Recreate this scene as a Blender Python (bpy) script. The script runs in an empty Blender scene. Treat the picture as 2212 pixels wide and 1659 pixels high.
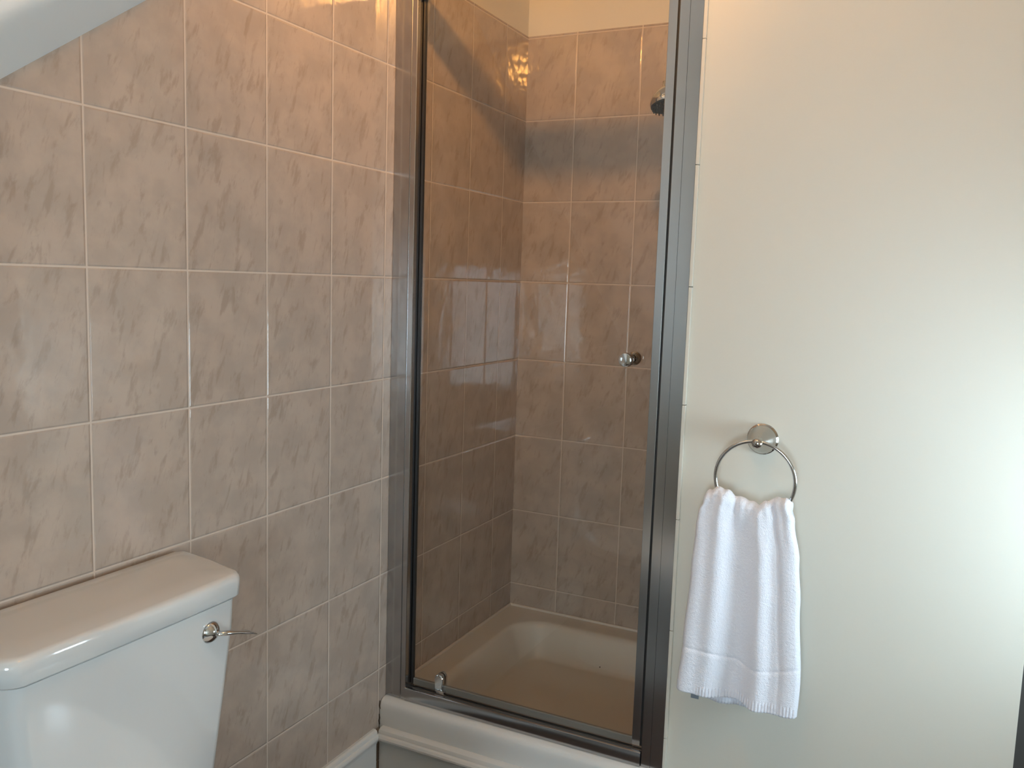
import bpy, bmesh, math, random
from mathutils import Vector, Matrix
random.seed(4)
S = bpy.context.scene
COL = S.collection
UP = 1.3            # the tile course at camera height is 1.3 m above the floor; everything is lifted by this at the end

# ------------------------------------------------------------------ camera
cam_data = bpy.data.cameras.new('camera'); cam = bpy.data.objects.new('camera', cam_data); COL.objects.link(cam)
F, YAW, PIT, ROL = 1874.0088, -0.455109, -0.117248, 0.0323424
fw = Vector((math.sin(YAW)*math.cos(PIT), math.cos(YAW)*math.cos(PIT), math.sin(PIT)))
r0 = Vector((math.cos(YAW), -math.sin(YAW), 0)); u0 = r0.cross(fw)
rt = r0*math.cos(ROL)+u0*math.sin(ROL); up = -r0*math.sin(ROL)+u0*math.cos(ROL)
M = Matrix((rt, up, -fw)).transposed().to_4x4(); M.translation = Vector((1.219786, -0.945453, -0.001448))
cam.matrix_world = M
cam_data.sensor_width = 36; cam_data.lens = F/2212*36; cam_data.clip_start = .01
S.camera = cam
# ------------------------------------------------------------------ world, daylight, exposure
S.view_settings.view_transform = 'Standard'; S.view_settings.look = 'None'
S.view_settings.exposure = 0.0; S.view_settings.gamma = 1; S.view_settings.use_curve_mapping = False
S.cycles.diffuse_bounces = 8; S.cycles.glossy_bounces = 6; S.cycles.max_bounces = 14; S.cycles.transparent_max_bounces = 16
W = bpy.data.worlds.new('overcast_sky'); S.world = W; W.use_nodes = True
bg = W.node_tree.nodes['Background']; bg.inputs[0].default_value = (.68, .87, 1, 1); bg.inputs[1].default_value = 25.5
WIN_R = (.39, .77, -.58, -.18)      # window in the right wall: y0 y1 z0 z1
WIN_B = (1.06, 1.60, -.66, .08)       # window in the wall behind the camera: x0 x1 z0 z1
def portal(name, loc, direction, sx, sy):
    l = bpy.data.lights.new(name, 'AREA'); l.shape = 'RECTANGLE'; l.size = sx; l.size_y = sy
    l.cycles.is_portal = True
    o = bpy.data.objects.new(name, l); COL.objects.link(o); o.location = loc
    o.rotation_euler = Vector(direction).to_track_quat('-Z', 'Z').to_euler()
portal('daylight_right', (1.83, (WIN_R[0]+WIN_R[1])/2, (WIN_R[2]+WIN_R[3])/2), (-1, 0, 0), WIN_R[1]-WIN_R[0], WIN_R[3]-WIN_R[2])
portal('daylight_rear', ((WIN_B[0]+WIN_B[1])/2, -2.07, (WIN_B[2]+WIN_B[3])/2), (0, 1, 0), WIN_B[1]-WIN_B[0], WIN_B[3]-WIN_B[2])
LAMP = Vector((.886, -.135, 1.10)); LAMP_POWER = 165.0

# ------------------------------------------------------------------ materials
def mat(name, col, rough=.5, metal=0, spec=.5, coat=0, bump=None):
    m = bpy.data.materials.new(name); m.use_nodes = True; n = m.node_tree.nodes; b = n['Principled BSDF']
    b.inputs['Base Color'].default_value = (*col, 1); b.inputs['Roughness'].default_value = rough
    b.inputs['Metallic'].default_value = metal; b.inputs['Specular IOR Level'].default_value = spec
    b.inputs['Coat Weight'].default_value = coat; b.inputs['Coat Roughness'].default_value = .04
    if bump:
        L = m.node_tree.links; tc = n.new('ShaderNodeTexCoord'); ns = n.new('ShaderNodeTexNoise'); bp = n.new('ShaderNodeBump')
        ns.inputs['Scale'].default_value = bump[0]; ns.inputs['Detail'].default_value = 4
        bp.inputs['Strength'].default_value = bump[1]; bp.inputs['Distance'].default_value = bump[2]
        L.new(tc.outputs['Object'], ns.inputs['Vector']); L.new(ns.outputs['Fac'], bp.inputs['Height']); L.new(bp.outputs[0], b.inputs['Normal'])
    return m
class NT:
    def __init__(s, m): s.t = m.node_tree; s.n = s.t.nodes; s.l = s.t.links
    def put(s, sock, v):
        if isinstance(v, (int, float)): sock.default_value = v
        elif isinstance(v, tuple): sock.default_value = v
        else: s.l.new(v, sock)
    def m(s, op, a, b=0.0, c=0.0):
        x = s.n.new('ShaderNodeMath'); x.operation = op
        for i, v in enumerate((a, b, c)): s.put(x.inputs[i], v)
        return x.outputs[0]
    def xyz(s, a, b, c):
        x = s.n.new('ShaderNodeCombineXYZ')
        for i, v in enumerate((a, b, c)): s.put(x.inputs[i], v)
        return x.outputs[0]
    def noise(s, v, scale, detail=4, rough=.55, dist=0):
        x = s.n.new('ShaderNodeTexNoise'); s.l.new(v, x.inputs['Vector']); x.inputs['Scale'].default_value = scale
        x.inputs['Detail'].default_value = detail; x.inputs['Roughness'].default_value = rough; x.inputs['Distortion'].default_value = dist
        return x.outputs['Fac']
    def ramp(s, f, a, b, ca=0.0, cb=1.0):
        x = s.n.new('ShaderNodeMapRange'); x.interpolation_type = 'SMOOTHSTEP'; s.l.new(f, x.inputs[0])
        for i, v in enumerate((a, b, ca, cb)): x.inputs[i+1].default_value = v
        return x.outputs[0]
    def mix(s, f, a, b):
        x = s.n.new('ShaderNodeMix'); x.data_type = 'RGBA'; s.put(x.inputs[0], f); s.put(x.inputs[6], a); s.put(x.inputs[7], b)
        return x.outputs[2]
TW, TH = .20564, .25
def tile_mat(name, horiz, off):
    m = bpy.data.materials.new(name); m.use_nodes = True; N = NT(m); b = N.n['Principled BSDF']
    tc = N.n.new('ShaderNodeTexCoord'); sp = N.n.new('ShaderNodeSeparateXYZ'); N.l.new(tc.outputs['Object'], sp.inputs[0])
    U = N.m('SUBTRACT', sp.outputs[horiz], off); V = sp.outputs[2]
    gu = N.m('DIVIDE', U, TW); gv = N.m('DIVIDE', V, TH)
    iu = N.m('FLOOR', gu); iv = N.m('FLOOR', gv); fu = N.m('SUBTRACT', gu, iu); fv = N.m('SUBTRACT', gv, iv)
    du = N.m('MULTIPLY', N.m('MINIMUM', fu, N.m('SUBTRACT', 1, fu)), TW)
    dv = N.m('MULTIPLY', N.m('MINIMUM', fv, N.m('SUBTRACT', 1, fv)), TH)
    d = N.m('MINIMUM', du, dv)
    wn = N.n.new('ShaderNodeTexWhiteNoise'); wn.noise_dimensions = '3D'; N.l.new(N.xyz(iu, iv, .5), wn.inputs['Vector'])
    ws = N.n.new('ShaderNodeSeparateColor'); N.l.new(wn.outputs['Color'], ws.inputs[0])
    R1, R2, R3 = ws.outputs[0], ws.outputs[1], ws.outputs[2]
    # slanting marbled streaks, drawn afresh on each tile
    th = math.radians(17)
    a = N.m('SUBTRACT', N.m('MULTIPLY', U, math.cos(th)), N.m('MULTIPLY', V, math.sin(th)))
    c = N.m('ADD', N.m('MULTIPLY', U, math.sin(th)), N.m('MULTIPLY', V, math.cos(th)))
    ida = N.m('MULTIPLY', R1, 37.0); idb = N.m('MULTIPLY', R2, 53.0)
    v1 = N.xyz(N.m('ADD', N.m('MULTIPLY', a, 40), ida), N.m('ADD', N.m('MULTIPLY', c, 12), idb), 0.0)
    n1 = N.noise(v1, 1.0, 6, .62, .3)
    s1 = N.ramp(n1, .53, .66)
    v2 = N.xyz(N.m('ADD', N.m('MULTIPLY', a, 75), idb), N.m('ADD', N.m('MULTIPLY', c, 20), ida), 3.0)
    n2 = N.noise(v2, 1.0, 5, .65, .4); s2 = N.ramp(n2, .57, .72)
    v3 = N.xyz(N.m('ADD', U, ida), N.m('ADD', V, idb), 7.0); n3 = N.noise(v3, 13.0, 4)
    v4 = N.xyz(N.m('MULTIPLY', U, 1.0), N.m('MULTIPLY', V, .35), 1.0); n4 = N.noise(v4, 420.0, 2)
    base = N.mix(N.ramp(n3, .36, .64), (.472, .390, .327, 1), (.412, .343, .291, 1))
    base = N.mix(N.m('MULTIPLY', s1, .52), base, (.300, .235, .187, 1))
    base = N.mix(N.m('MULTIPLY', s2, .50), base, (.30, .235, .19, 1))
    base = N.mix(N.m('MULTIPLY', n4, .10), base, (.32, .26, .22, 1))
    g = N.ramp(d, .0011, .0019, 1, 0)
    base = N.mix(g, base, (.60, .51, .43, 1))
    N.l.new(base, b.inputs['Base Color'])
    N.put(b.inputs['Roughness'], N.m('ADD', N.m('MULTIPLY', g, .5), .07)); b.inputs['Specular IOR Level'].default_value = .5
    pil = N.m('MULTIPLY', N.ramp(d, .0010, .0045), .0009)
    tilt = N.m('ADD', N.m('MULTIPLY', N.m('MULTIPLY', N.m('SUBTRACT', R1, .5), N.m('SUBTRACT', fu, .5)), .0022),
               N.m('MULTIPLY', N.m('MULTIPLY', N.m('SUBTRACT', R3, .5), N.m('SUBTRACT', fv, .5)), .0022))
    wav = N.m('MULTIPLY', N.noise(v3, 16.0, 2), .0011); fine = N.m('MULTIPLY', N.noise(v3, 110.0, 2), .00003)
    hgt = N.m('ADD', N.m('ADD', pil, tilt), N.m('ADD', wav, fine))
    bp = N.n.new('ShaderNodeBump'); bp.inputs['Strength'].default_value = 1; bp.inputs['Distance'].default_value = 1
    N.l.new(hgt, bp.inputs['Height']); N.l.new(bp.outputs[0], b.inputs['Normal'])
    return m
T_LEFT = tile_mat('tile_side', 1, 0.0); T_BACK = tile_mat('tile_back', 0, .1654)
PAINT = mat('cream_wall_paint', (.655, .63, .55), .42, bump=(60, .15, .002))
PLASTER = mat('white_plaster', (.84, .87, .87), .7, bump=(30, .2, .003))
GLOSSW = mat('white_gloss_paint', (.64, .635, .61), .32, bump=(40, .25, .0015))
CERAMIC = mat('white_ceramic', (.62, .625, .615), .10, spec=.6, coat=.6)
ACRYL = mat('tray_acrylic', (.60, .56, .49), .16, spec=.5)
SEAL = mat('cream_sealant', (.68, .60, .52), .45, bump=(90, .4, .002))
ALU = mat('polished_aluminium', (.46, .46, .465), .18, 1)
CHROME = mat('chrome', (.62, .63, .63), .05, 1)
BLACK = mat('black_rubber_and_gap_shade', (.012, .011, .01), .5)  # also the shade colour of the strip in the door gap
DIRT = mat('dark_crack', (.06, .045, .03), .9)
FLOORM = mat('dark_brown_floor', (.075, .048, .035), .45, bump=(25, .2, .002))
DARKWOOD = mat('dark_door', (.06, .055, .05), .5)
SEATM = mat('white_seat', (.78, .78, .76), .2)
def glass_mat(name, tint, rough=0.0):
    m = bpy.data.materials.new(name); m.use_nodes = True; N = NT(m); N.n.remove(N.n['Principled BSDF'])
    tr = N.n.new('ShaderNodeBsdfTransparent'); tr.inputs[0].default_value = (*tint, 1)
    gl = N.n.new('ShaderNodeBsdfGlossy'); gl.inputs['Roughness'].default_value = rough
    fr = N.n.new('ShaderNodeFresnel'); fr.inputs[0].default_value = 1.6; ge = N.n.new('ShaderNodeNewGeometry')
    fac = N.m('MULTIPLY', fr.outputs[0], N.m('SUBTRACT', 1.0, ge.outputs['Backfacing']))
    mx = N.n.new('ShaderNodeMixShader'); N.l.new(fac, mx.inputs[0]); N.l.new(tr.outputs[0], mx.inputs[1]); N.l.new(gl.outputs[0], mx.inputs[2])
    N.l.new(mx.outputs[0], N.n['Material Output'].inputs[0]); return m
GLASS = glass_mat('door_glass', (.985, .98, .965)); PANE = glass_mat('window_glass', (1, 1, 1))
def towel_mat():
    m = mat('white_terry', (.91, .925, 1.0), .95, spec=.1); N = NT(m); b = N.n['Principled BSDF']
    b.inputs['Sheen Weight'].default_value = .35; b.inputs['Sheen Roughness'].default_value = .6
    tc = N.n.new('ShaderNodeTexCoord'); n1 = N.noise(tc.outputs['Object'], 520.0, 3, .6); n2 = N.noise(tc.outputs['Object'], 170.0, 3)
    bp = N.n.new('ShaderNodeBump'); bp.inputs['Strength'].default_value = .9; bp.inputs['Distance'].default_value = .002
    N.l.new(N.m('ADD', n1, n2), bp.inputs['Height']); N.l.new(bp.outputs[0], b.inputs['Normal']); return m
TERRY = towel_mat()
BULB = bpy.data.materials.new('lamp_glow'); BULB.use_nodes = True
_n = BULB.node_tree; _b = _n.nodes['Principled BSDF']; _b.inputs['Emission Color'].default_value = (1, .43, .085, 1)
_b.inputs['Emission Strength'].default_value = LAMP_POWER; _b.inputs['Base Color'].default_value = (.8, .75, .7, 1)

# ------------------------------------------------------------------ mesh helpers
def link(name, bm, m, parent=None, smooth=False, angle=None):
    bmesh.ops.recalc_face_normals(bm, faces=bm.faces[:])
    me = bpy.data.meshes.new(name); bm.to_mesh(me); bm.free()
    if smooth:
        for p in me.polygons: p.use_smooth = True
        if angle: me.set_sharp_from_angle(angle=math.radians(angle))
    o = bpy.data.objects.new(name, me); COL.objects.link(o); me.materials.append(m)
    if parent:
        o.parent = parent; o.matrix_parent_inverse = Matrix.Translation(-parent.location)
    return o
def box(bm, a, b, bev=0, seg=2):
    vs = [bm.verts.new((x, y, z)) for x in (a[0], b[0]) for y in (a[1], b[1]) for z in (a[2], b[2])]
    fs = [bm.faces.new([vs[i] for i in q]) for q in ((0,1,3,2),(4,6,7,5),(0,4,5,1),(2,3,7,6),(0,2,6,4),(1,5,7,3))]
    bmesh.ops.recalc_face_normals(bm, faces=fs)
    if bev:
        es = {e for f in fs for e in f.edges}
        bmesh.ops.bevel(bm, geom=list(es), offset=bev, segments=seg, affect='EDGES', profile=.5)
def rings(bm, rs, cap0=True, cap1=True, closed=True):
    R = [[bm.verts.new(p) for p in r] for r in rs]; n = len(R[0])
    for a, b in zip(R, R[1:]):
        for i in range(n if closed else n-1):
            j = (i+1) % n; bm.faces.new((a[i], a[j], b[j], b[i]))
    if cap0: bm.faces.new(R[0][::-1])
    if cap1: bm.faces.new(R[-1])
def lathe(bm, c, ax, prof, n=40):
    ax = Vector(ax).normalized(); q = ax.to_track_quat('Z', 'Y'); c = Vector(c)
    rings(bm, [[c+q@Vector((max(r, 1e-5)*math.cos(2*math.pi*i/n), max(r, 1e-5)*math.sin(2*math.pi*i/n), h)) for i in range(n)] for r, h in prof])
def tube(bm, pts, r, n=12, closed=False):
    P = [Vector(p) for p in pts]; rs = []
    for i, p in enumerate(P):
        t = ((P[(i+1) % len(P)]-P[i-1]) if closed else (P[min(i+1, len(P)-1)]-P[max(i-1, 0)])).normalized()
        s = t.cross(Vector((0, 1, .001))); s = s.normalized() if s.length > 1e-3 else t.cross(Vector((1, 0, 0))).normalized(); w = t.cross(s)
        rr = r[i] if isinstance(r, list) else r
        rs.append([p+rr*(math.cos(2*math.pi*k/n)*s+math.sin(2*math.pi*k/n)*w) for k in range(n)])
    if closed: rs.append(rs[0]); rings(bm, rs, False, False); bmesh.ops.remove_doubles(bm, verts=bm.verts[:], dist=1e-6)
    else: rings(bm, rs)
def prism(bm, prof, axis, lo, hi):
    """extrude a 2-D outline: axis 'x' takes (y,z), 'y' takes (x,z), 'z' takes (x,y)"""
    f = {'x': lambda p, t: (t, p[0], p[1]), 'y': lambda p, t: (p[0], t, p[1]), 'z': lambda p, t: (p[0], p[1], t)}[axis]
    rings(bm, [[f(p, lo) for p in prof], [f(p, hi) for p in prof]])
def thing(name, label, cat, loc):
    o = bpy.data.objects.new(name, None); COL.objects.link(o); o.location = loc; o['label'] = label; o['category'] = cat
    o.empty_display_size = .05; return o
def tag(o, label, cat): o['label'] = label; o['category'] = cat; return o
def struct(name, bm, m, label, cat, **k):
    o = link(name, bm, m, **k); o['kind'] = 'structure'; o['label'] = label; o['category'] = cat; return o
def B(*boxes, bev=0):
    bm = bmesh.new()
    for a, b in boxes: box(bm, a, b, bev)
    return bm
def curve(pts, t):
    """piecewise smooth interpolation of (key, value) pairs"""
    if t <= pts[0][0]: return pts[0][1]
    for (a, va), (b, vb) in zip(pts, pts[1:]):
        if t <= b: f = (t-a)/(b-a); f = f*f*(3-2*f); return va+(vb-va)*f
    return pts[-1][1]

# ------------------------------------------------------------------ the room
FL, CE, BY, DY, RX, FX, RY = -1.3, 1.155, 1.5853, .86, 1.76, 1.41, -2.0   # floor, ceiling, shower back, shower front, right wall, end of front wall, rear wall
struct('floor', B(((-.15, RY-.12, FL-.1), (RX+.12, 1.75, FL))), FLOORM, 'dark brown bathroom floor', 'floor')
struct('ceiling', B(((-.15, RY-.12, CE), (RX+.12, 1.75, CE+.1))), PLASTER, 'flat white ceiling over the room', 'ceiling')
TOP = .757
struct('wall_left', B(((-.12, RY, FL), (0, BY+.1, TOP))), T_LEFT, 'left wall of marbled beige pink tiles', 'wall')
bm = B(((-.12, RY, TOP), (-.004, BY+.1, CE)))
struct('wall_left_upper', bm, PAINT, 'cream painted plaster above the left wall tiles', 'wall')
struct('wall_back', B(((0, BY, FL), (.78, BY+.1, TOP))), T_BACK, 'tiled back wall of the shower behind the glass', 'wall')
struct('wall_back_upper', B(((-.004, BY+.006, TOP), (.78, BY+.1, CE))), PAINT, 'cream painted band above the shower back tiles', 'wall')
struct('wall_shower_right', B(((.762, .95, FL), (.80, BY, TOP)), ((.768, .95, TOP), (.80, BY, CE))), T_LEFT, 'tiled right side wall inside the shower', 'wall')
struct('wall_front', B(((.7495, .8635, FL), (FX, .95, CE)), bev=.0006), PAINT, 'plain cream painted wall with the towel ring', 'wall')
# painted-over tile edge standing between the frame and the cream wall
bm = bmesh.new()
for k in range(-6, 5):
    z0, z1 = max(k*.25, FL), min(k*.25+.25, CE)
    box(bm, (.7423, .8560, z0+.0006), (.7495, .95, z1-.0006), .0007)
struct('trim_1', bm, PAINT, 'cream painted strip of tile edges beside the frame', 'trim')
# low front wall below the tray, boxed curb in front
def rounded_curb():
    pts = [(.90, -1.0815), (.853, -1.0815), (.842, -1.083), (.834, -1.088), (.830, -1.097), (.829, -1.11), (.829, FL), (.90, FL)]
    bm = bmesh.new(); prism(bm, pts, 'x', .002, .7495); return bm
struct('wall_curb', rounded_curb(), GLOSSW, 'white painted step wall under the shower door', 'wall', smooth=True, angle=35)
def skirting(name, axis, label):
    # outline: distance from wall, height
    prof = [(0, -1.151), (.010, -1.151), (.018, -1.154), (.021, -1.160), (.021, -1.163), (.0275, -1.165), (.031, -1.170), (.031, -1.175),
            (.026, -1.181), (.020, -1.183), (.020, -1.187), (.0165, -1.190), (.0165, FL), (0, FL)]
    bm = bmesh.new()
    if axis == 'x': prism(bm, [(.829-d, z) for d, z in prof], 'x', 0.012, .745)
    else: prism(bm, [(d*.62, z) for d, z in prof], 'y', -1.98, .803)
    return struct(name, bm, GLOSSW, label, 'baseboard', smooth=True, angle=30)
skirting('baseboard_front', 'x', 'cream moulded baseboard along the shower step')
skirting('baseboard_left', 'y', 'cream moulded baseboard under the left tiles')
bm = bmesh.new(); box(bm, (.752, .848, FL), (FX, .8635, -1.15), .004)
struct('baseboard_right', bm, GLOSSW, 'cream baseboard along the cream wall', 'baseboard')
# cracked caulk in the corner of curb and left wall
bm = bmesh.new(); tube(bm, [(.0015, .8285, -1.087), (.001, .8275, -1.10), (.003, .828, -1.108)], [.0012, .0018, .0010], 6)
tube(bm, [(.001, .827, -1.122), (.002, .8275, -1.133), (.001, .8265, -1.14), (.003, .827, -1.150)], [.0008, .0018, .0022, .0012], 6)
struct('trim_2', bm, DIRT, 'dark crack in the caulk where step meets tiles', 'trim')
# doorway right of the cream wall
struct('door_1', B(((FX+.001, .93, FL), (RX, .97, .75))), DARKWOOD, 'dark door beyond the end of the cream wall', 'door')
struct('wall_right_lintel', B(((FX, .9, .75), (RX+.12, .99, CE))), PAINT, 'cream wall above the dark door', 'wall')
def wall_hole(name, axis, pos, thick, lo, hi, hole, label):
    a0, a1, z0, z1 = hole; bm = bmesh.new()
    def bx(p, q, zz, zt):
        if axis == 'x': box(bm, (pos, p, zz), (pos+thick, q, zt))
        else: box(bm, (p, pos, zz), (q, pos+thick, zt))
    bx(lo, a0, FL, CE); bx(a1, hi, FL, CE); bx(a0, a1, FL, z0); bx(a0, a1, z1, CE)
    return struct(name, bm, PAINT, label, 'wall')
wall_hole('wall_right', 'x', RX, .12, RY-.12, .97, WIN_R, 'cream wall with a low window on the right')
wall_hole('wall_rear', 'y', RY, -.12, -.12, RX, WIN_B, 'cream wall with a low window behind')
def window(name, axis, pos, hole, label):
    a0, a1, z0, z1 = hole; w = .022; bm = bmesh.new(); mid = (a0+a1)/2
    def bx(b_, p, q, zz, zt, d0, d1, bev=.003):
        if axis == 'x': box(b_, (pos+d0, p, zz), (pos+d1, q, zt), bev)
        else: box(b_, (p, pos-d1, zz), (q, pos-d0, zt), bev)
    bx(bm, a0, a1, z0, z0+w, .03, .08); bx(bm, a0, a1, z1-w, z1, .03, .08)
    bx(bm, a0, a0+w, z0+w, z1-w, .03, .08); bx(bm, a1-w, a1, z0+w, z1-w, .03, .08)
    o = struct(name, bm, GLOSSW, label, 'window')
    b2 = bmesh.new(); bx(b2, a0+w, a1-w, z0+w, z1-w, .052, .056, 0); link('window_pane', b2, PANE, o)
    b3 = bmesh.new(); bx(b3, a0-.03, a1+.03, z0-.025, z0, -.05, .03); link('window_sill', b3, GLOSSW, o)
window('window_1', 'x', RX, WIN_R, 'white framed low window in the right wall')
window('window_2', 'y', RY, WIN_B, 'white framed low window behind the camera')
# sloping ceiling over the left side: shallow soffit along the tiles, then the steeper lit slope
def slope():
    bm = bmesh.new(); k = .7094
    # profile across x at offset y: (x, height above the edge line on the tiles)
    pr = [(-.004, 0), (.095, .0884), (.105, .0985), (.112, .108), (.118, .121), (.17, 2.6)]
    z = lambda y, h: .34965+k*y+h
    ys = (-1.995, 1.57)
    R = [[(x, y, z(y, h)) for x, h in pr]+[(.17, y, z(y, 2.7)), (-.004, y, z(y, 2.7))] for y in ys]
    rings(bm, R)
    bmesh.ops.bisect_plane(bm, geom=bm.verts[:]+bm.edges[:]+bm.faces[:], plane_co=(0, 0, CE-.001), plane_no=(0, 0, 1), clear_outer=True)
    bmesh.ops.bisect_plane(bm, geom=bm.verts[:]+bm.edges[:]+bm.faces[:], plane_co=(0, .80, 0), plane_no=(0, 1, 0), clear_outer=True)
    return bm
struct('ceiling_slope', slope(), PLASTER, 'white sloping ceiling with a soft edge at upper left', 'ceiling', smooth=True, angle=40)
# ceiling lamp
lamp = thing('ceiling_lamp', 'small round ceiling lamp with a warm globe', 'lamp', (LAMP.x, LAMP.y, CE))
bm = bmesh.new(); lathe(bm, (LAMP.x, LAMP.y, CE), (0, 0, -1), [(.05, 0), (.05, .006), (.035, .014), (.028, .02)], 32); link('base', bm, CHROME, lamp, True, 40)
bm = bmesh.new(); bmesh.ops.create_uvsphere(bm, u_segments=24, v_segments=14, radius=.036, matrix=Matrix.Translation(LAMP)); link('globe', bm, BULB, lamp, True)
sd = bpy.data.lights.new('reflector_beam', 'SPOT'); sd.energy = 63; sd.color = (1, .46, .11); sd.spot_size = math.radians(104); sd.spot_blend = 1.0; sd.shadow_soft_size = .055
so = bpy.data.objects.new('reflector_beam', sd); COL.objects.link(so)
aim = (Vector((.16, .80, 1.04))-LAMP).normalized(); so.location = LAMP+aim*.045; so.rotation_euler = aim.to_track_quat('-Z', 'Y').to_euler()

# ------------------------------------------------------------------ shower tray
def tray():
    bm = bmesh.new(); nx, ny = 84, 84; x0, x1, y0, y1 = .001, .7615, .8985, BY
    cx, cy, hx, hy, r = .385, 1.213, .300, .290, .11
    V = []
    for j in range(ny+1):
        for i in range(nx+1):
            x = x0+(x1-x0)*i/nx; y = y0+(y1-y0)*j/ny
            qx, qy = abs(x-cx)-hx+r, abs(y-cy)-hy+r
            d = math.hypot(max(qx, 0), max(qy, 0))+min(max(qx, qy), 0)-r
            t = min(max((-d+.006)/.062, 0), 1); z = -1.0775-.098*(t*t*(3-2*t))-.006*min(max(-d/.3, 0), 1)
            V.append(bm.verts.new((x, y, z)))
    w = nx+1
    for j in range(ny):
        for i in range(nx): bm.faces.new((V[j*w+i], V[j*w+i+1], V[(j+1)*w+i+1], V[(j+1)*w+i]))
    ed = [e for e in bm.edges if e.is_boundary]
    ex = bmesh.ops.extrude_edge_only(bm, edges=ed); nv = [v for v in ex['geom'] if isinstance(v, bmesh.types.BMVert)]
    for v in nv: v.co.z = -1.20
    bmesh.ops.contextual_create(bm, geom=[e for e in bm.edges if e.is_boundary])
    return bm
tr = thing('shower_tray', 'cream shower tray with a rounded basin behind the glass door', 'shower tray', (.38, 1.22, -1.20))
link('basin', tray(), ACRYL, tr, True, 50)
bm = bmesh.new(); box(bm, (.0, .8985, -1.0785), (.0065, BY, -1.0705), .002); box(bm, (.0, BY-.0065, -1.0785), (.7615, BY, -1.0705), .002)
link('sealant', bm, SEAL, tr)
bm = bmesh.new(); lathe(bm, (.50, 1.10, -1.1815), (0, 0, 1), [(.03, 0), (.03, .0015), (.022, .003), (.020, .001)], 32); link('drain', bm, CHROME, tr, True, 40)
bm = bmesh.new(); bmesh.ops.create_uvsphere(bm, u_segments=10, v_segments=6, radius=.0022, matrix=Matrix.Translation((.372, 1.462, -1.163)))
link('dark_speck', bm, DIRT, tr, True)

# ------------------------------------------------------------------ shower enclosure: frame and pivot door
en = thing('shower_enclosure', 'chrome framed glass shower door between tiled wall and cream wall', 'shower door', (.37, .87, -1.08))
ZB, ZT = -1.0805, .738
bm = bmesh.new()   # left channel: two steps and a groove, inner side deeper
prism(bm, [(.0005, .897), (.0005, .8555), (.0010, .8550), (.0445, .8550), (.0450, .8565), (.0458, .8572), (.0466, .8565), (.0472, .8556), (.0594, .8556), (.0605, .8566), (.0605, .897)], 'z', ZB, ZT)
link('wall_channel', bm, ALU, en)
bm = bmesh.new()
prism(bm, [(.6925, .897), (.6925, .8575), (.6935, .8560), (.7138, .8560), (.7141, .8575), (.7146, .8575), (.7149, .8560), (.7421, .8560), (.7420, .897)], 'z', ZB, ZT)
link('post', bm, ALU, en)
link('header', B(((.0615, .853, .661), (.6915, .898, ZT)), bev=.003), ALU, en)
bm = bmesh.new()
prism(bm, [(.8520, ZB), (.8505, -1.074), (.8505, -1.0495), (.8515, -1.0472), (.8540, -1.0462), (.8600, -1.0470), (.872, -1.050), (.873, -1.054), (.8765, -1.054), (.8775, -1.0505), (.895, -1.0505), (.897, ZB)], 'x', .0612, .6918)
link('bottom_rail', bm, ALU, en, True, 30)
door = link('door_panel', B(((.0665, .8830, -1.043), (.6730, .8870, .652))), GLASS, en); door['label'] = 'clear door glass'
st = link('edge_profile', B(((.6630, .8765, -1.0455), (.6825, .8905, .657)), bev=.001), ALU, door)
gk = link('gap_shade_strip', B(((.6828, .8790, -1.0455), (.6918, .8880, .660))), BLACK, door); gk['label'] = 'black strip standing in for the dark gap'  # added black strip, stands in for the darkness of the open gap
link('hinge_profile', B(((.0612, .8800, -1.0455), (.0675, .8900, .657)), bev=.001), BLACK, door)
link('bottom_seal', B(((.0680, .8805, -1.0475), (.6625, .8900, -1.030)), bev=.002), mat('smoky_seal', (.16, .15, .13), .3), door)
# knob pair through the glass
bm = bmesh.new(); lathe(bm, (.6165, .883, -.1615), (0, -1, 0), [(.0085, 0), (.0085, .004), (.0075, .006), (.0075, .019), (.010, .022), (.0145, .025), (.0155, .029), (.0155, .043), (.0145, .046), (.0120, .047)], 40)
lathe(bm, (.6165, .887, -.1615), (0, 1, 0), [(.0095, 0), (.0120, .004), (.0155, .009), (.0160, .015), (.0150, .022), (.0115, .0265), (.006, .0285)], 40)
kb = link('knob', bm, CHROME, door, True, 35); kb['label'] = 'round chrome pull knob'
# pivot block with rounded top
def arch(cx, w, z0, z1, n=14):
    r = w/2; return [(cx-r, z0), (cx+r, z0)]+[(cx+r*math.cos(a), z1-r+r*math.sin(a)) for a in [math.pi*i/n for i in range(n+1)]]
bm = bmesh.new(); prism(bm, arch(.150, .0225, -1.046, -.9985), 'y', .8700, .8829)
bmesh.ops.bevel(bm, geom=[e for e in bm.edges if len(e.link_faces) == 2 and abs(e.verts[0].co.y-e.verts[1].co.y) < 1e-6 and e.verts[0].co.y < .871], offset=.003, segments=3, affect='EDGES')
prism(bm, arch(.150, .0225, -1.046, -.9985), 'y', .8871, .8950); box(bm, (.145, .868, -1.0475), (.168, .880, -1.0405), .001)
pv = link('pivot_block', bm, CHROME, door, True, 30); pv['label'] = 'small chrome pivot block'

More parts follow.
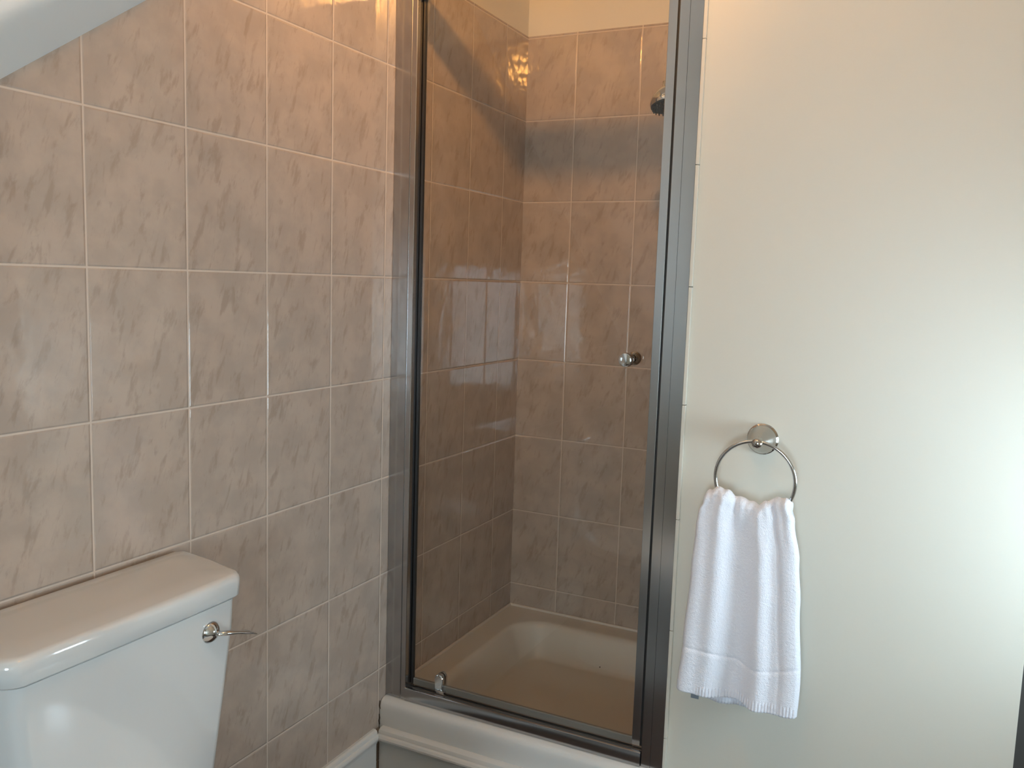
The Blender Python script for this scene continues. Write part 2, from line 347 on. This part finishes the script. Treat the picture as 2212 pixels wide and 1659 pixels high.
# ------------------------------------------------------------------ shower head on the hidden right wall
sh = thing('overhead_shower', 'chrome shower head with black nozzle face, half hidden by the frame', 'shower', (.760, 1.2, .50))
hc = Vector((.5800, 1.2, .4445)); hn = Vector((.20, -.13, -.96)).normalized()
bm = bmesh.new(); lathe(bm, hc, -hn, [(.0485, 0), (.0500, .004), (.0495, .010), (.046, .019), (.040, .028), (.031, .037), (.022, .043), (.015, .047), (.013, .060)], 48); link('dome', bm, CHROME, sh, True, 60)
bm = bmesh.new(); lathe(bm, hc, hn, [(.0480, -.001), (.0480, .002), (.0465, .0045), (.040, .006)], 48)
q = hn.to_track_quat('Z', 'Y')
for rr, cnt in ((.012, 6), (.024, 12), (.036, 18), (.044, 24)):
    for i in range(cnt):
        a = 2*math.pi*i/cnt; lathe(bm, hc+q@Vector((rr*math.cos(a), rr*math.sin(a), .0045)), hn, [(.0017, 0), (.0015, .005), (.0008, .0058)], 8)
nf = link('nozzle_face', bm, BLACK, sh, True, 50); nf['label'] = 'black rubber nozzle face'
bm = bmesh.new(); top = hc-hn*.055
tube(bm, [top, top+Vector((.02, 0, .022)), top+Vector((.06, 0, .035)), top+Vector((.11, 0, .035)), (.760, 1.2, .52)], .0085, 14)
link('arm', bm, CHROME, sh, True)
bm = bmesh.new(); lathe(bm, (.7615, 1.2, .52), (-1, 0, 0), [(.028, 0), (.028, .004), (.018, .012), (.012, .014)], 32); link('wall_plate', bm, CHROME, sh, True, 40)

# ------------------------------------------------------------------ toilet
wc = thing('toilet', 'white close coupled toilet with a boxy cistern against the tiles', 'toilet', (.30, -.075, FL))
YC = -.069
def plan(d0, d1, hb, hf, ch, z, k=5):
    """cistern outline: back at x=d0 half width hb, front x=d1 half width hf, front corners cut by ch"""
    pts = [(d0+.012, -hb), (d0+(d1-d0)*.5, -(hb+hf)/2-.002), (d1-ch*1.1, -hf)]
    c = (d1-ch*1.1, -(hf-ch))
    for i in range(1, k): a = math.pi/2*i/k; pts.append((d1-ch*1.1+ch*1.1*math.sin(a)**1.25, -(hf-ch)-ch*math.cos(a)**1.25))
    pts += [(d1, -(hf-ch)), (d1+.002, -hf*.33)]
    L_ = [(x, y) for x, y in pts]; full = [(d0, -hb+.012)]+L_+[(x, -y) for x, y in L_[::-1]]+[(d0, hb-.012)]
    return [(x, YC+y, z) for x, y in full]
bm = bmesh.new()
rings(bm, [plan(.010, .1925, .240, .214, .027, -.5435), plan(.008, .1945, .242, .2160, .027, -.5410), plan(.008, .1950, .2425, .2165, .026, -.5165),
           plan(.0090, .1935, .2415, .2155, .026, -.5105), plan(.011, .1900, .240, .2125, .025, -.5065), plan(.016, .184, .234, .206, .024, -.5045), plan(.05, .140, .19, .16, .02, -.5038)])
link('cistern_lid', bm, CERAMIC, wc, True, 60)
bm = bmesh.new()
rings(bm, [plan(.012, .180, .226, .199, .024, -.5415), plan(.012, .180, .226, .199, .024, -.5455), plan(.012, .1875, .234, .2065, .024, -.5475), plan(.013, .186, .233, .2055, .026, -.60), plan(.016, .181, .220, .1935, .030, -.72),
           plan(.02, .174, .203, .1775, .030, -.85), plan(.03, .165, .190, .165, .030, -.905), plan(.04, .155, .175, .15, .03, -.915)])
link('cistern', bm, CERAMIC, wc, True, 60)
bm = bmesh.new(); hx, hyy, hz = .1845, .0690, -.5885
lathe(bm, (hx, hyy, hz), (1, 0, -.1), [(.0185, 0), (.0185, .003), (.0170, .0055), (.0135, .010), (.0075, .0135), (.0045, .015)], 36)
fh = link('flush_handle', bm, CHROME, wc, True, 60); fh['label'] = 'chrome flush handle'
bm = bmesh.new()   # thin twisted lever reaching past the side of the cistern
P = [(.197, .072, -.590), (.203, .090, -.5935), (.208, .110, -.5985), (.209, .130, -.6050), (.210, .147, -.6130)]
rs = []
for i, (pt, wd, tk) in enumerate(zip(P, (.0040, .0040, .0034, .0050, .0040), (.0046, .0036, .0026, .0030, .0018))):
    pt = Vector(pt); t = (Vector(P[min(i+1, 4)])-Vector(P[max(i-1, 0)])).normalized(); u = Vector((1, 0, -.12)); u = (u-t*u.dot(t)).normalized(); v = t.cross(u)
    rs.append([pt+u*wd*1.6*math.cos(a)+v*tk*math.sin(a) for a in [2*math.pi*k/14 for k in range(14)]])
rings(bm, rs); link('lever', bm, CHROME, fh, True)
def ell(cx, ax, ay, z, n=36, flat=0):
    out = []
    for i in range(n):
        a = 2*math.pi*i/n; x = cx+ax*math.cos(a); y = YC+ay*math.sin(a)*(1+.12*flat*(1 if math.cos(a) < 0 else 0)); out.append((x, y, z))
    return out
bm = bmesh.new()
rings(bm, [ell(.34, .19, .105, FL), ell(.34, .185, .10, FL+.03), ell(.33, .16, .085, FL+.13), ell(.36, .19, .11, FL+.23), ell(.40, .235, .165, FL+.33), ell(.41, .250, .180, FL+.385), ell(.41, .245, .176, FL+.397),
           ell(.42, .195, .135, FL+.395), ell(.42, .17, .11, FL+.32), ell(.41, .09, .06, FL+.24)])
box(bm, (.03, YC-.15, FL+.30), (.25, YC+.15, FL+.386), .02)
link('bowl', bm, CERAMIC, wc, True, 60)
bm = bmesh.new(); rings(bm, [ell(.415, .238, .176, FL+.399), ell(.415, .245, .183, FL+.405), ell(.415, .243, .181, FL+.415), ell(.415, .235, .173, FL+.419)])
link('seat', bm, SEATM, wc, True, 50)
bm = bmesh.new(); rings(bm, [ell(.412, .240, .178, FL+.4195), ell(.412, .246, .184, FL+.425), ell(.412, .243, .181, FL+.436), ell(.412, .20, .14, FL+.443)])
link('seat_lid', bm, SEATM, wc, True, 50)

# ------------------------------------------------------------------ towel ring and towel
RC = Vector((.9115, .802, -.3805)); RR = .0785
tg = thing('towel_ring', 'round chrome towel ring with domed wall plate on the cream wall', 'towel ring', (.9125, .8635, -.305))
bm = bmesh.new(); lathe(bm, (.9125, .8635, -.3055), (0, -1, 0), [(.0318, 0), (.0318, .0035), (.0300, .0050), (.0300, .0070), (.0285, .0085), (.0284, .0105), (.0275, .0120), (.0258, .0180), (.0225, .0250), (.0180, .0330), (.0135, .0410), (.0100, .0470), (.0094, .0495), (.0115, .0520), (.0125, .0570), (.0118, .0630), (.0090, .0680), (.0050, .0705), (.0015, .0712)], 48)
link('wall_mount', bm, mat('chrome_dark_reflection', (.50, .48, .45), .06, 1), tg, True, 35)  # dark room's reflection put into the colour of the chrome dome
bm = bmesh.new(); N_ = 96
tube(bm, [RC+Vector((RR*math.sin(2*math.pi*i/N_), .008*(1-math.cos(2*math.pi*i/N_))*.5, RR*math.cos(2*math.pi*i/N_))) for i in range(N_)], .0040, 14, True)
link('ring', bm, CHROME, tg, True)

def towel():
    NS, NF, NW, NB = 220, 150, 14, 60
    left = [(0, .8150), (.05, .8065), (.12, .8035), (.35, .7985), (.75, .7905), (1, .7830)]
    right = [(0, .9850), (.06, .9935), (.25, 1.0075), (.45, 1.0150), (.85, 1.0265), (1, 1.0255)]
    topz = [(0, -.4260), (.06, -.4130), (.16, -.4055), (.26, -.4075), (.36, -.4190), (.46, -.4215), (.56, -.4265), (.645, -.4300), (.73, -.4210), (.80, -.4150), (.87, -.4110), (.94, -.4100), (1, -.4170)]
    def folds(s, t):
        k = min(1, .25+1.1*t)
        f = .0110*math.exp(-((s-.20)/.17)**2)*(1-.3*t)                        # left swell
        f += -.0170*math.exp(-((s-(.44+.04*t))/.105)**2)*curve([(0, .15), (.15, .6), (.5, 1), (1, 1)], t)   # main valley
        f += .0100*math.exp(-((s-.66)/.10)**2)*(.5+.5*t)
        f += -.0060*math.exp(-((s-(.815+.035*t))/.022)**2)*(1-.65*t)         # crease on the right
        f += .0050*math.exp(-((s-.94)/.06)**2)
        f += curve([(0, 1), (.10, .5), (.25, 0), (1, 0)], t)*(.0022*math.sin(s*27+.6)+.0012*math.sin(s*61))
        f += .003*k*math.sin(5.2*s+3*t)*t
        f += -.013*curve([(0, 0), (.55, 0), (1, 1)], t)*math.exp(-((s-.42)/.16)**2)*(1 if s < 5 else 0)
        return f
    def pos(s, side, t):
        xl, xr = curve(left, t), curve(right, t)
        z_top = curve(topz, s)+.0012*math.sin(s*47)
        r = .0125+.002*math.sin(s*31)
        if side == 'w':                     # t runs 0..1 over the ring from back to front
            a = math.pi*(1-t); xl, xr = curve(left, 0), curve(right, 0)
            return (xl+(xr-xl)*s, .8035-folds(s, 0)*math.sin(math.pi*t/2)**2-r*-math.cos(a)*1.0*-1 if False else .8035+r*math.cos(math.pi*t)-folds(s, 0)*t, z_top-r+r*math.sin(math.pi*t))
        zt = z_top-r
        if side == 'f':
            zb = -.8430-.0035*math.sin(math.pi*s)-.003*s
            z = zt+(zb-zt)*t; y = .8035-r-folds(s, t)-.004*t
            # woven band groove and ribbed hem
            zg = curve([(0, -.748), (.22, -.7500), (.42, -.7600), (.56, -.7690), (.75, -.7640), (1, -.7480)], s)
            y += .0022*math.exp(-((z-zg)/.0035)**2)
            if z < zg: y += -.0010
            h = min(max((.022-(z-zb))/.006, 0), 1)
            if h > 0 and s > .14: y += -.0018*h*math.sin(2*math.pi*s*40)*min(1, (s-.14)/.12)
            e = .9-.0*s
            return (xl+(xr-xl)*s, y, z)
        zb = -.858-.010*math.sin(math.pi*min(1, s*1.25))+.004*math.cos(7*s)
        if s < .08: zb += .02*(1-s/.08)
        z = zt+(zb-zt)*t; sh = .008*t
        xl2, xr2 = xl+sh*1.2, xr-sh*1.6
        y = min(.8035+r+.010*t+.004*math.sin(9*s+2)*t-.35*folds(s, t)*t, .8565)
        y += .0015*min(max((.02-(z-zb))/.006, 0), 1)*math.sin(2*math.pi*s*38)
        return (xl2+(xr2-xl2)*s, y, z)
    bm = bmesh.new(); rows = []
    for j in range(NB): rows.append(('b', 1-j/NB))
    for j in range(NW+1): rows.append(('w', j/NW))
    for j in range(1, NF+1): rows.append(('f', j/NF))
    G = []
    for side, t in rows:
        row = []
        for i in range(NS+1):
            s = i/NS; x, y, z = pos(s, side, t)
            e = min(s, 1-s)                       # round the selvedges towards the wall
            if side != 'b': y += .010*max(0, 1-e/.035)**2
            row.append(bm.verts.new((x, y, z)))
        G.append(row)
    for a, b in zip(G, G[1:]):
        for i in range(NS): bm.faces.new((a[i], a[i+1], b[i+1], b[i]))
    return bm
tw = link('towel', towel(), TERRY, None, True)
md = tw.modifiers.new('thickness', 'SOLIDIFY'); md.thickness = .0045; md.offset = 0
tag(tw, 'white terry hand towel hanging folded over the chrome ring', 'towel')
bm = bmesh.new(); box(bm, (.806, .818, -.872), (.823, .8195, -.852), .0004)
tgm = mat('grey_label', (.22, .25, .28), .6); ct = link('care_tag', bm, tgm, tw); ct['label'] = 'small grey care tag'

# ------------------------------------------------------------------ lift everything so that the floor is at zero
for o in list(COL.objects):
    if o.parent is None: o.location.z += UP
